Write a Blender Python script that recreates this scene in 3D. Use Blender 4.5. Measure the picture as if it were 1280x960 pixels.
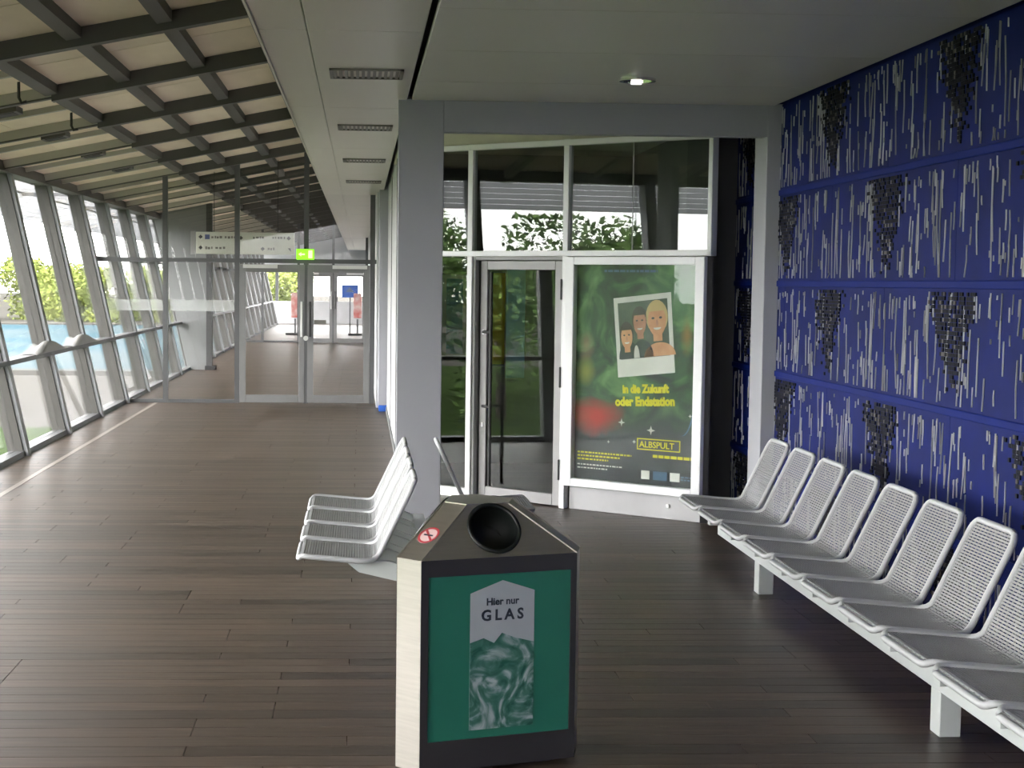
import bpy, math, random
from mathutils import Vector, Matrix
random.seed(7)
S = bpy.context.scene
COL = S.collection
for o in list(bpy.data.objects): bpy.data.objects.remove(o)

# ------------------------------------------------------------------ camera, sky, sun, exposure
cd = bpy.data.cameras.new('camera'); cam = bpy.data.objects.new('camera', cd); COL.objects.link(cam); S.camera = cam
cd.sensor_width = 36.0; cd.lens = 1900 / 1280 * 36.0; cd.shift_x = 100 / 1280; cd.clip_end = 600; cd.clip_start = 0.05
yaw, pit, rol = math.atan(90 / 1900), -math.atan(128 / 1900), 0.010
fw = Vector((math.sin(yaw) * math.cos(pit), math.cos(yaw) * math.cos(pit), math.sin(pit)))
r0 = Vector((math.cos(yaw), -math.sin(yaw), 0)); u0 = r0.cross(fw)
rr = r0 * math.cos(rol) + u0 * math.sin(rol); uu = u0 * math.cos(rol) - r0 * math.sin(rol)
m3 = Matrix((rr, uu, -fw)).transposed()
cam.matrix_world = Matrix.Translation((0, 0, 1.75)) @ m3.to_4x4()

W = bpy.data.worlds.new('overcast_sky'); S.world = W; W.use_nodes = True
bg = W.node_tree.nodes['Background']; bg.inputs[0].default_value = (1.0, 0.99, 0.98, 1); bg.inputs[1].default_value = 20.0
sun = bpy.data.lights.new('sun_offscreen', 'SUN'); sun.energy = 5.0; sun.angle = math.radians(12); sun.color = (1, .96, .88)
so = bpy.data.objects.new('sun_offscreen', sun); COL.objects.link(so)
so.rotation_euler = Vector((0.30, 0.35, -1)).to_track_quat('-Z', 'Y').to_euler()
S.view_settings.view_transform = 'Standard'; S.view_settings.look = 'None'
S.view_settings.exposure = -0.08; S.view_settings.gamma = 1.0; S.view_settings.use_curve_mapping = False

# ------------------------------------------------------------------ helpers
class MB:
    def __init__(s): s.v = []; s.f = []
    def box(s, x0, x1, y0, y1, z0, z1):
        b = len(s.v)
        s.v += [(x, y, z) for z in (z0, z1) for y in (y0, y1) for x in (x0, x1)]
        s.f += [tuple(b + i for i in q) for q in ((0, 2, 3, 1), (4, 5, 7, 6), (0, 1, 5, 4), (2, 6, 7, 3), (0, 4, 6, 2), (1, 3, 7, 5))]
        return s
    def obox(s, fn, x0, x1, y0, y1, z0, z1):
        n = len(s.v); s.box(x0, x1, y0, y1, z0, z1)
        s.v[n:] = [tuple(fn(*p)) for p in s.v[n:]]; return s
    def poly(s, pts): b = len(s.v); s.v += [tuple(p) for p in pts]; s.f.append(tuple(range(b, b + len(pts)))); return s
    def prism(s, pts, d):
        b = len(s.v); n = len(pts); d = Vector(d)
        s.v += [tuple(p) for p in pts] + [tuple(Vector(p) + d) for p in pts]
        s.f.append(tuple(b + i for i in range(n))[::-1]); s.f.append(tuple(b + n + i for i in range(n)))
        s.f += [(b + i, b + (i + 1) % n, b + n + (i + 1) % n, b + n + i) for i in range(n)]; return s
    def tube(s, pts, r, n=6, closed=False, up=(0, 0, 1)):
        pts = [Vector(p) for p in pts]; b = len(s.v); m = len(pts); rs = r if isinstance(r, (list, tuple)) else [r] * m
        for i, p in enumerate(pts):
            a = pts[i - 1] if (i > 0 or closed) else pts[i]; c = pts[(i + 1) % m] if (i < m - 1 or closed) else pts[i]
            t = (c - a).normalized(); q = Vector(up)
            if abs(t.dot(q)) > .95: q = Vector((1, 0, 0))
            x = t.cross(q).normalized(); y = x.cross(t)
            for k in range(n):
                an = 2 * math.pi * (k + .5) / n; s.v.append(tuple(p + (x * math.cos(an) + y * math.sin(an)) * rs[i]))
        for i in range(m if closed else m - 1):
            j = (i + 1) % m
            s.f += [(b + i * n + k, b + i * n + (k + 1) % n, b + j * n + (k + 1) % n, b + j * n + k) for k in range(n)]
        if not closed:
            s.f.append(tuple(b + k for k in range(n))[::-1]); s.f.append(tuple(b + (m - 1) * n + k for k in range(n)))
        return s
    def mesh(s, name, m, smooth=False):
        me = bpy.data.meshes.new(name); me.from_pydata([tuple(p) for p in s.v], [], s.f); me.update()
        if m: me.materials.append(m)
        if smooth: me.polygons.foreach_set('use_smooth', [True] * len(me.polygons))
        return me
    def build(s, name, m, parent=None, smooth=False):
        return link(name, s.mesh(name, m, smooth), parent)
def link(name, me, parent=None, loc=None, rz=0):
    o = bpy.data.objects.new(name, me); COL.objects.link(o)
    if loc is not None: o.location = loc
    if rz: o.rotation_euler[2] = rz
    if parent: adopt(o, parent)
    return o
def adopt(o, parent):
    o.parent = parent; o.matrix_parent_inverse = world_of(parent).inverted()
def world_of(o):
    m = Matrix.LocRotScale(o.location, o.rotation_euler, o.scale)
    return world_of(o.parent) @ o.matrix_parent_inverse @ m if o.parent else m
def tag(o, label=None, cat=None, group=None, kind=None):
    for k, v in (('label', label), ('category', cat), ('group', group), ('kind', kind)):
        if v: o[k] = v
    return o
def thing(name, loc, label=None, cat=None, group=None, kind=None):
    o = bpy.data.objects.new(name, None); COL.objects.link(o); o.location = loc; o.empty_display_size = .1
    return tag(o, label, cat, group, kind)
def shell(name, loc=(0, 0, 0)): return thing(name, loc, kind='structure')
def bevel(o, w, n=2):
    b = o.modifiers.new('bevel', 'BEVEL'); b.width = w; b.segments = n; b.limit_method = 'ANGLE'; return o
def text(name, body, size, mtx, m, parent, bold=0.0, spacing=1.0, ext=.0006, sx=1.0, align='LEFT'):
    c = bpy.data.curves.new(name, 'FONT'); c.body = body; c.size = size; c.offset = bold; c.space_character = spacing; c.extrude = ext; c.align_x = align
    c.resolution_u = 3
    t = bpy.data.objects.new(name, c); COL.objects.link(t)
    me = bpy.data.meshes.new_from_object(t.evaluated_get(bpy.context.evaluated_depsgraph_get()))
    bpy.data.objects.remove(t); bpy.data.curves.remove(c)
    me.transform(mtx @ Matrix.Diagonal((sx, 1, 1, 1))); me.materials.clear(); me.materials.append(m)
    return link(name, me, parent)

# ------------------------------------------------------------------ materials
def mat(name, col, rough=.5, metal=0., col2=None, nscale=4., stretch=(1, 1, 1), bump=0., spec=.5, emit=None, es=0., rand=0., coat=0., detail=4.):
    m = bpy.data.materials.new(name); m.use_nodes = True; nt = m.node_tree; p = nt.nodes['Principled BSDF']; L = nt.links.new
    p.inputs['Roughness'].default_value = rough; p.inputs['Metallic'].default_value = metal; p.inputs['Specular IOR Level'].default_value = spec
    p.inputs['Coat Weight'].default_value = coat; p.inputs['Coat Roughness'].default_value = .15
    c1 = (*col, 1); c2 = (*(col2 or [x * .88 for x in col]), 1)
    tc = nt.nodes.new('ShaderNodeTexCoord'); mp = nt.nodes.new('ShaderNodeMapping'); mp.inputs['Scale'].default_value = stretch
    nz = nt.nodes.new('ShaderNodeTexNoise'); nz.inputs['Scale'].default_value = nscale; nz.inputs['Detail'].default_value = detail
    L(tc.outputs['Object'], mp.inputs[0]); L(mp.outputs[0], nz.inputs['Vector'])
    rp = nt.nodes.new('ShaderNodeValToRGB'); rp.color_ramp.elements[0].position = .3; rp.color_ramp.elements[1].position = .7
    rp.color_ramp.elements[0].color = c2; rp.color_ramp.elements[1].color = c1
    L(nz.outputs['Fac'], rp.inputs[0]); out = rp.outputs[0]
    if rand:
        oi = nt.nodes.new('ShaderNodeObjectInfo'); ge = nt.nodes.new('ShaderNodeNewGeometry')
        ad = nt.nodes.new('ShaderNodeMath'); L(oi.outputs['Random'], ad.inputs[0]); L(ge.outputs['Random Per Island'], ad.inputs[1])
        fr = nt.nodes.new('ShaderNodeMath'); fr.operation = 'FRACT'; L(ad.outputs[0], fr.inputs[0])
        mr = nt.nodes.new('ShaderNodeMapRange'); mr.inputs[3].default_value = 1 - rand; mr.inputs[4].default_value = 1 + rand; L(fr.outputs[0], mr.inputs[0])
        vm = nt.nodes.new('ShaderNodeVectorMath'); vm.operation = 'SCALE'; L(out, vm.inputs[0]); L(mr.outputs[0], vm.inputs['Scale']); out = vm.outputs[0]
    L(out, p.inputs['Base Color'])
    if bump:
        bp = nt.nodes.new('ShaderNodeBump'); bp.inputs['Strength'].default_value = bump; bp.inputs['Distance'].default_value = .01
        L(nz.outputs['Fac'], bp.inputs['Height']); L(bp.outputs[0], p.inputs['Normal'])
    if emit: p.inputs['Emission Color'].default_value = (*emit, 1); p.inputs['Emission Strength'].default_value = es
    return m
def glass(name, tint=(1, 1, 1), ior=1.5, rough=0.0):
    m = bpy.data.materials.new(name); m.use_nodes = True; nt = m.node_tree; nt.nodes.clear(); L = nt.links.new
    o = nt.nodes.new('ShaderNodeOutputMaterial'); mx = nt.nodes.new('ShaderNodeMixShader')
    lw = nt.nodes.new('ShaderNodeLayerWeight'); lw.inputs['Blend'].default_value = .5
    pw = nt.nodes.new('ShaderNodeMath'); pw.operation = 'POWER'; L(lw.outputs['Facing'], pw.inputs[0]); pw.inputs[1].default_value = 5
    f0 = ((ior - 1) / (ior + 1)) ** 2
    fa = nt.nodes.new('ShaderNodeMath'); fa.operation = 'MULTIPLY_ADD'; L(pw.outputs[0], fa.inputs[0]); fa.inputs[1].default_value = 1 - f0; fa.inputs[2].default_value = f0
    t = nt.nodes.new('ShaderNodeBsdfTransparent'); t.inputs[0].default_value = (*tint, 1)
    g = nt.nodes.new('ShaderNodeBsdfGlossy'); g.inputs['Roughness'].default_value = rough
    L(fa.outputs[0], mx.inputs[0]); L(t.outputs[0], mx.inputs[1]); L(g.outputs[0], mx.inputs[2]); L(mx.outputs[0], o.inputs[0]); return m

M = dict(
    plank=mat('dark_wood_plank', (.080, .056, .040), .40, col2=(.040, .028, .021), nscale=2.2, stretch=(1.2, 14, 14), bump=.10, rand=.42, spec=.5),
    under=mat('floor_underlay', (.06, .048, .038), .8),
    strip=mat('floor_strip_metal', (.26, .22, .19), .4, .2),
    steel_paint=mat('grey_frame_paint', (.095, .097, .10), .45, nscale=2),
    mull=mat('mullion_grey_paint', (.26, .27, .28), .4, nscale=2),
    beam=mat('roof_beam_paint', (.085, .082, .075), .5, nscale=1.5),
    beam_light=mat('pale_roof_batten', (.42, .40, .35), .5, nscale=1.5),
    roof_panel=mat('beige_roof_board', (.86, .74, .58), .7, col2=(.74, .62, .48), nscale=1.2, rand=.10, stretch=(3, 1, 1)),
    ceil=mat('ceiling_metal_panel', (.68, .66, .58), .34, .10, col2=(.65, .63, .55), nscale=.8, rand=.02),
    
    dark=mat('black_paint', (.022, .022, .023), .6),
    grille=mat('vent_grille_paint', (.20, .19, .165), .5),
    portal=mat('portal_grey_paint', (.37, .375, .405), .5, nscale=3, col2=(.355, .36, .39)),
    white_edge=mat('white_edge_paint', (.72, .72, .70), .45),
    white=mat('white_window_frame', (.90, .905, .92), .35, nscale=2, col2=(.87, .88, .89)),
    leafgrey=mat('door_leaf_grey', (.20, .20, .20), .45),
    alu=mat('aluminium_door_frame', (.34, .335, .335), .45, .1),
    blue=mat('cobalt_blue_glaze', (.003, .012, .135), .6, col2=(.0025, .009, .085), nscale=3.5, spec=.12),
    blue_rail=mat('blue_rail_glaze', (.0035, .015, .155), .6, spec=.12),
    streak=mat('white_glaze_streak', (.42, .43, .43), .5, rand=.5),
    tessera=mat('black_tessera', (.008, .009, .016), .6, rand=.4, spec=.12),
    tess_lite=mat('pale_tessera', (.13, .12, .11), .6, rand=.4, spec=.12),
    rim=mat('white_coated_tube', (.52, .53, .54), .35, nscale=3),
    seat=mat('light_grey_coated_wire', (.31, .315, .32), .38, nscale=3),
    bench=mat('white_bench_paint', (.55, .58, .57), .35, nscale=2),
    steel=mat('brushed_steel', (.54, .51, .46), .32, .9, col2=(.48, .455, .41), nscale=6, stretch=(1, 1, 14), bump=.04),
    bin_frame=mat('dark_bin_frame', (.035, .034, .038), .4, nscale=3),
    rubber=mat('black_rubber', (.010, .013, .012), .45),
    ink=mat('dark_print_ink', (.02, .03, .05), .6),
    gint=mat('pale_tube_liner', (.30, .28, .25), .6),
    red=mat('sticker_red', (.45, .05, .06), .5),
    pink=mat('sticker_pink_white', (.72, .52, .52), .5),
    yellow=mat('poster_yellow_ink', (.80, .72, .02), .5),
    pwhite=mat('poster_white_ink', (.78, .76, .70), .5),
    pdark=mat('poster_dark_ink', (.03, .045, .04), .5),
    pblue=mat('poster_blue_ink', (.09, .16, .26), .5),
    skin=mat('printed_skin', (.68, .36, .19), .5, col2=(.60, .29, .14), nscale=20),
    skin2=mat('printed_skin_tan', (.46, .22, .14), .5, col2=(.55, .28, .18), nscale=20),
    hair=mat('printed_dark_hair', (.05, .04, .03), .5),
    blond=mat('printed_fair_hair', (.62, .46, .20), .5),
    signw=mat('sign_white_face', (.70, .71, .62), .5),
    signk=mat('sign_dark_mark', (.06, .06, .06), .5),
    signb=mat('sign_blue_mark', (.12, .15, .32), .5),
    exit=mat('exit_sign_green', (.25, .7, .03), .4, emit=(.30, .85, .02), es=1.1),
    exitw=mat('exit_sign_white', (.8, .9, .6), .4, emit=(.75, 1, .45), es=1.0),
    lampglow=mat('lamp_glow', (.9, .9, .85), .4, emit=(1, .97, .9), es=2.2),
    chrome=mat('downlight_reflector', (.8, .8, .8), .12, 1.),
    cream=mat('cream_plaster', (.66, .62, .54), .8),
    wallgrey=mat('corridor_wall_paint', (.52, .52, .53), .6),
    finwall=mat('grey_fin_wall', (.20, .205, .205), .6, nscale=2),
    kdark=mat('dark_grey_paint', (.06, .06, .06), .6),
    kwall=mat('kiosk_wall_paint', (.26, .26, .25), .7),
    byellow=mat('yellow_banner', (.85, .62, .03), .6, col2=(.70, .48, .02)),
    bblue=mat('pale_blue_banner', (.45, .75, .88), .6, col2=(.22, .50, .80), nscale=3),
    fblue=mat('bright_blue_sign', (.02, .12, .55), .5),
    fred=mat('red_display_board', (.50, .06, .05), .5, col2=(.62, .50, .46), nscale=5),
    ground=mat('pale_paving', (.052, .050, .046), .95, col2=(.066, .064, .058), nscale=.15, spec=0.),
    grass=mat('grass_strip', (.034, .052, .018), .95, col2=(.018, .032, .010), nscale=1.5, spec=0.),
    water=mat('blue_basin_floor', (.026, .062, .082), .9, col2=(.070, .088, .092), nscale=.12, spec=0.),
    kerb=mat('pale_kerb', (.075, .072, .065), .9, spec=0.),
    leaf=mat('leaf_green', (.24, .27, .075), .9, col2=(.17, .22, .055), nscale=.6, rand=.35, spec=.1),
    leaf2=mat('leaf_dark_green', (.15, .24, .07), .8, col2=(.06, .12, .03), nscale=1.5, rand=.5, spec=.1),
    bark=mat('bark', (.05, .04, .03), .9),
    louvre=mat('pale_grey_louvre', (.30, .31, .32), .5),
    shellgrey=mat('grey_moulded_cover', (.36, .36, .35), .5),
    pane=glass('window_glass', (.985, .985, .985)),
    kpane=glass('kiosk_glass', (.84, .87, .85), 1.60),
    cpane=glass('display_glass', (.95, .97, .96), 1.27),
)

# ------------------------------------------------------------------ geometry constants (metres; +Y runs down the corridor)
ZC = 2.965                       # flat ceiling height
XW = 2.85                        # blue wall face
XS = -.51                        # left edge of the flat soffit
Y0, Y1 = -6.0, 62.0
YP = 21.7                        # glass partition
LEAN = .222                      # outward lean of the left glazing per metre of height
def xl(z): return -3.34 - LEAN * z
def zr(x): return 2.99 + .2 * (x + 4.02)

# ------------------------------------------------------------------ floor
FL = shell('floor')
MB().box(-3.36, XW + .3, Y0, Y1, -.20, -.022).build('slab', M['under'], FL)
PW = .12
plank_meshes = {}
def plank_mesh(l):
    if l not in plank_meshes:
        plank_meshes[l] = MB().box(0, l, 0, PW - .004, -.022, 0).mesh('plank', M['plank'])
    return plank_meshes[l]
rows = []
y = Y0
far = MB(); count = 0
while y < Y1 - PW:
    x = -3.34 + random.choice((-.9, -.6, -.3, 0)); cells = []
    while x < XW + .25:
        l = random.choice((1.2, 1.5, 1.8, 2.1))
        a, b = max(x, -3.34), min(x + l - .004, XW + .25)
        if b - a > .02: cells.append((a, b))
        x += l
    for a, b in cells:
        if 4.6 < y < 13.0 and count < 290 and b > -.52 * y - .2:
            o = link('plank', None or MB().box(0, b - a, 0, PW - .004, -.022, 0).mesh('plank', M['plank']), FL, (a, y, 0)); count += 1
        else: far.box(a, b, y, y + PW - .004, -.022, 0)
    y += PW
tag(far.build('plank_field', M['plank'], FL), kind='stuff')
MB().box(-2.91, -2.86, Y0, YP - .06, -.01, .002).build('metal_strip', M['strip'], FL)

# ------------------------------------------------------------------ flat ceiling
CE = shell('ceiling')
MB().box(XS + .02, XW + .3, Y0, Y1, ZC + .30, ZC + .36).build('backing', M['steel_paint'], CE)
MB().box(XW + .05, XW + .25, 11.5, 16.1, ZC + .03, ZC + .32).build('void_light_stop', M['steel_paint'], CE)  # unseen blocks added to keep daylight out of the void above the panels
MB().box(.36, XW + .25, 16.0, 16.1, ZC, ZC + .32).build('void_light_stop', M['steel_paint'], CE)
def cpanel(x0, x1, y0, y1, m): bevel(MB().box(x0, x1, y0, y1, ZC, ZC + .03).build('ceiling_panel', m, CE), .004, 1)
y = Y0 + .35
ys = []
while y < 16: ys.append(y); y += 1.25
for a, b in zip(ys, ys[1:]):
    if b <= 10.35: cpanel(.335, 2.80, a, b - .005, M['ceil'])
a = [q for q in ys if q < 10.35][-1]
cpanel(.335, 2.80, a, 10.6, M['ceil'])
MB().box(.335, XW, 10.6, 16, ZC, ZC + .03).build('kiosk_ceiling', M['cream'], CE)
y = -5.7
while y < Y1 - 2:
    cpanel(XS, -.272, y, y + 3.30, M['ceil']); cpanel(-.268, .302, y, y + 3.30, M['ceil']); y += 3.304
MB().box(XS - .012, XS, Y0, Y1, ZC - .012, ZC + .16).build('soffit_edge', M['ceil'], CE)
MB().box(XS, XS + .02, Y0, Y1, ZC + .03, 3.95).build('bulkhead', M['beam'], CE)

# air grilles and the recessed lamp
def vent(y):
    v = thing('air_grille', (.03, y + .19, ZC - .012), None, 'air vent', 'air grilles along the soffit')
    f = MB()
    for q in ((-.19, .24, y, y + .02), (-.19, .24, y + .36, y + .38), (-.19, -.17, y, y + .38), (.22, .24, y, y + .38)): f.box(*q, ZC - .012, ZC)
    f.build('frame', M['grille'], v)
    for k in range(12): MB().box(-.168 + k * .033, -.150 + k * .033, y + .02, y + .36, ZC - .010, ZC - .001).build('slat', M['grille'], v)
    return v
for i, y in enumerate((8.83, 11.96, 15.27, 18.58)):
    v = vent(y)
    v['label'] = ('rectangular air grille in the soffit in front of the portal pillar', 'rectangular air grille in the soffit just past the portal pillar',
                  'third air grille down the soffit, between portal pillar and glass partition', 'air grille in the soffit closest to the glass partition')[i]
dl = thing('recessed_downlight', (1.638, 9.087, ZC), 'round recessed ceiling lamp with shiny reflector in the metal ceiling', 'ceiling lamp')
def ring(c, r0, r1, z0, z1, n=32):
    b = MB()
    for k in range(n):
        a0, a1 = 2 * math.pi * k / n, 2 * math.pi * (k + 1) / n
        P = lambda r, a, z: (c[0] + r * math.cos(a), c[1] + r * math.sin(a), z)
        i = len(b.v); b.v += [P(r0, a0, z0), P(r1, a0, z0), P(r1, a1, z0), P(r0, a1, z0), P(r0, a0, z1), P(r1, a0, z1), P(r1, a1, z1), P(r0, a1, z1)]
        b.f += [(i, i + 1, i + 2, i + 3), (i + 1, i + 5, i + 6, i + 2), (i + 4, i + 7, i + 6, i + 5), (i, i + 3, i + 7, i + 4)]
    return b
ring((1.638, 9.087), .085, .108, ZC - .014, ZC + .0).build('trim_ring', M['chrome'], dl)
MB().tube([(1.638, 9.087, ZC - .001), (1.638, 9.087, ZC - .004)], .085, 24).build('reflector', M['chrome'], dl)
MB().tube([(1.60, 9.087, ZC - .02), (1.66, 9.087, ZC - .02)], .013, 8).build('lamp_tube', M['lampglow'], dl)

# ------------------------------------------------------------------ sloping roof over the corridor
RF = shell('roof')
BY = [10.4 + 2.15 * k for k in range(-7, 26)]
LX = (-2.50, -1.92, -1.32, -.74)
def rbox(b, x0, x1, y0, y1, d0, d1):
    # box following the roof slope, from d0 to d1 below the roof line
    n = len(b.v); b.box(x0, x1, y0, y1, 0, 1)
    b.v[n:] = [(x, y, zr(x) - (d1 if z == 0 else d0)) for x, y, z in b.v[n:]]; return b
edges = [-4.25, -3.28] + list(LX) + [-.49]
rest = MB()
for a, b in zip(BY, BY[1:]):
    for x0, x1 in zip(edges, edges[1:]):
        for (q0, q1) in ((a, (a + b) / 2 - .006), ((a + b) / 2 + .006, b)):
            c_ = (x0 + .003, x1 - .003, q0 + .003, q1 - .003, -.03, 0)
            if 8 < a < 40: rbox(MB(), *c_).build('roof_board', M['roof_panel'], RF)
            else: rbox(rest, *c_)
tag(rest.build('roof_boarding', M['roof_panel'], RF), kind='stuff')
rbox(MB(), -4.3, -.45, BY[0], BY[-1], -.06, -.031).build('roof_deck', M['kdark'], RF)
for y in BY:
    rbox(MB(), -2.50, -.49, y - .05, y + .05, 0, .125).build('cross_beam', M['beam'], RF)
    rbox(MB(), -4.05, -2.50, y - .04, y + .04, 0, .085).build('light_batten', M['beam_light'], RF)  # paler than the cross beam it continues
    rbox(MB(), -4.05, -2.50, y - .035, y + .035, .085, .10).build('batten_foot', M['beam'], RF)
for y in BY[3:14]:
    rbox(MB(), -4.05, -2.50, y + 1.04, y + 1.10, 0, .05).build('light_batten', M['beam_light'], RF)
for x in LX:
    rbox(MB(), x - .05, x + .05, BY[0], BY[-1], 0, .075).build('long_beam', M['beam'], RF)
# dark square lamps and little hooks under the roof
for i, y in enumerate((13.3, 15.45, 17.6, 19.75)):
    l = thing('roof_spotlight', (-3.07, y, zr(-3.07)), ('fourth', 'third', 'second', 'first')[i] + ' small dark lamp box under the roof boards counting from the glass partition', 'lamp', 'dark lamp boxes under the sloping roof')
    rbox(MB(), -3.17, -2.93, y - .13, y + .13, .0, .05).build('housing', M['beam'], l)
    rbox(MB(), -3.14, -2.96, y - .10, y + .10, .05, .055).build('lens', M['dark'], l)
for i, y in enumerate(BY[5:10]):
    h = tag(MB().tube([(-2.66, y - .5, zr(-2.66) + .01), (-2.66, y - .5, zr(-2.66) - .12), (-2.64, y - .5, zr(-2.66) - .16), (-2.60, y - .5, zr(-2.66) - .15)], .012, 6).build('roof_hook', M['dark']),
            ('fifth', 'fourth', 'third', 'second', 'first')[i] + ' small dark hook under the roof boards counting from the glass partition', 'hook', 'hooks under the sloping roof')

# ------------------------------------------------------------------ left glazing, leaning outwards
WL = shell('wall_left', (-3.34, 8, 0))
MY = [15.1 + 2.15 * k for k in range(-10, 22)]
def lbox(b, y0, y1, z0, z1, o0, o1):
    # box in the leaning plane; o0..o1 offsets towards the room
    n = len(b.v); b.box(0, 1, y0, y1, 0, 1)
    b.v[n:] = [(xl(z0 + (z1 - z0) * z) + (o0 if x == 0 else o1), y, z0 + (z1 - z0) * z) for x, y, z in b.v[n:]]; return b
ZT = 2.99
for y in MY:
    lbox(MB(), y - .065, y + .065, 0, ZT, -.10, .09).build('mullion', M['mull'], WL)
    lbox(MB(), y - .085, y - .065, 0, ZT, -.10, .05).build('mullion_fin', M['beam'], WL)
for a, b in zip(MY, MY[1:]):
    lbox(MB(), a + .065, b - .085, .05, .885, -.03, -.02).build('glass_pane', M['pane'], WL)
    lbox(MB(), a + .065, b - .085, .93, 2.93, -.03, -.02).build('glass_pane', M['pane'], WL)
lbox(MB(), MY[0], MY[-1], -.02, .05, -.08, .06).build('sill_rail', M['steel_paint'], WL)
lbox(MB(), MY[0], MY[-1], .885, .93, -.06, .10).build('transom_rail', M['steel_paint'], WL)
lbox(MB(), MY[0], MY[-1], 2.90, 3.06, -.10, .12).build('head_rail', M['beam'], WL)
for a, b in zip(MY[13:], MY[14:]):
    lbox(MB(), a + .065, b - .085, 2.02, 2.07, -.05, .02).build('upper_transom', M['steel_paint'], WL)
# moulded covers lying on the transom rail
def cover(yc, L, h, lab):
    b = MB(); n, k = 18, 8
    for i in range(n + 1):
        t = i / n; yy = yc - L / 2 + L * t; hh = .012 + h * math.sin(math.pi * t) ** 2
        for j in range(k + 1):
            a = math.pi * j / k; b.v.append((xl(.93) + .04 + .075 * math.cos(a), yy, .93 + hh * math.sin(a)))
    for i in range(n):
        for j in range(k): q = i * (k + 1) + j; b.f.append((q, q + 1, q + k + 2, q + k + 1))
    b.f.append(tuple(range(k + 1))); b.f.append(tuple(range(n * (k + 1), (n + 1) * (k + 1)))[::-1])
    tag(b.build('rail_cover', M['shellgrey'], None, True), lab, 'cover')
cover(17.25, 1.9, .11, 'pale grey humped cover on the window rail, farther from the glass partition')
cover(19.35, 1.9, .11, 'pale grey humped cover on the window rail, next to the glass partition bay')

# ------------------------------------------------------------------ outside: louvre, ground, basin, trees
LV = thing('sunshade_louvre', (-5.2, 10, 2.6), 'long pale grey louvre sunshade hung outside the leaning windows', 'sunshade')
for k in range(6): MB().box(-5.215, -5.185, Y0, Y1, 2.64 + k * .066, 2.702 + k * .066).build('slat', M['louvre'], LV)
MB().box(-5.26, -5.15, Y0, Y1, 3.05, 3.20).build('gutter_beam', M['steel_paint'], LV)
for y in MY[::2]:
    MB().box(-5.22, -4.1, y - .03, y + .03, 3.00, 3.05).build('bracket', M['steel_paint'], LV)
    MB().box(-5.21, -5.19, y - .02, y + .02, 2.58, 3.06).build('hanger', M['steel_paint'], LV)
GR = tag(MB().box(-200, 120, -150, 300, -1.6, -1.3).build('ground', M['ground']), kind='structure')
MB().box(-40, -5.6, -40, 24, -1.31, -1.28).build('lawn', M['grass'], GR)
PL = thing('water_basin', (-30, 70, -1.3), 'wide light blue basin with pale kerb beyond the leaning windows', 'basin')
MB().box(-70, -5.5, 49, 98, -1.3, -1.24).build('water', M['water'], PL)
for q in ((-70.5, -5, 48, 49), (-70.5, -5, 98, 101)): MB().box(*q, -1.3, -1.15).build('kerb', M['kerb'], PL)
MB().box(-60, -6, 26, 31, -1.31, -1.28).build('grass_strip', M['grass'], GR)
def make_tree(nm, r, h, trunk, leafmat, n, ls, seed, lo=.25):
    rnd = random.Random(seed); b = MB()
    lumps = [(Vector((rnd.uniform(-.6, .6) * r, rnd.uniform(-.6, .6) * r, trunk + (h - trunk) * rnd.uniform(lo, .8))), rnd.uniform(.35, .6) * r) for _ in range(11)]
    for _ in range(n):
        c, rad = rnd.choice(lumps); d = Vector((rnd.gauss(0, 1), rnd.gauss(0, 1), rnd.gauss(0, 1))).normalized() * rad * rnd.uniform(.55, 1.05)
        d.z *= (h - trunk) / (2.4 * r) + .3; p = c + d; p.z = min(max(p.z, .05), h)
        x = Vector((rnd.gauss(0, 1), rnd.gauss(0, 1), rnd.gauss(0, .6))).normalized(); q = x.cross(Vector((rnd.gauss(0, 1), rnd.gauss(0, 1), rnd.gauss(0, 1)))).normalized()
        s = ls * rnd.uniform(.6, 1.3); b.poly([p - x * s, p + q * s * .5, p + x * s, p - q * s * .5])
    t = MB().tube([(0, 0, 0), (.05, 0, h * .4), (0, .06, h * .75)], [.05 * r + .04, .03 * r + .03, .02], 7)
    for k in range(4):
        a = k * 1.7; t.tube([(.04, 0, h * .3), (math.cos(a) * r * .5, math.sin(a) * r * .5, h * .65)], [.03, .012], 5)
    return b.mesh('foliage', leafmat), t.mesh('trunk', M['bark'])
def plant(nm, meshes, loc, rz, sc, label, group, cat='tree'):
    t = thing(nm, loc, label, cat, group); t.rotation_euler[2] = rz; t.scale = (sc, sc, sc)
    for part, me in zip(('foliage', 'trunk'), meshes):
        o = bpy.data.objects.new(part, me); COL.objects.link(o); o.parent = t
far_t = [make_tree('t', 3.2, 4.0, .3, M['leaf'], 7000, .16, s, .02) for s in (1, 2, 3)]
mid_t = [make_tree('t', 2.4, 5.3, .8, M['leaf2'], 8000, .11, s) for s in (4, 5, 6)]
shr_t = [make_tree('t', 1.1, 2.7, .1, M['leaf2'], 2600, .08, s) for s in (7, 8)]
rnd = random.Random(3)
for k in range(10):
    plant('bushy_tree', far_t[k % 3], (-44 + (k // 2) * 8.2 + 4.1 * (k % 2), 106 + 8 * (k % 2), -1.3), rnd.uniform(0, 6), rnd.uniform(.95, 1.05) + .12 * (k % 2), 'low bright green tree in the row beyond the blue basin', 'trees beyond the basin')
for k in range(14):
    plant('garden_tree', mid_t[k % 3], (-20 - 5.6 * (k % 2), -24 + (k // 2) * 5.4 + 2.7 * (k % 2), -1.3), rnd.uniform(0, 6), {10: .86, 11: .92, 12: .84, 9: .72}.get(k, .62), 'dark green garden tree mirrored in the kiosk glass', 'trees mirrored in the kiosk glass')
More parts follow.
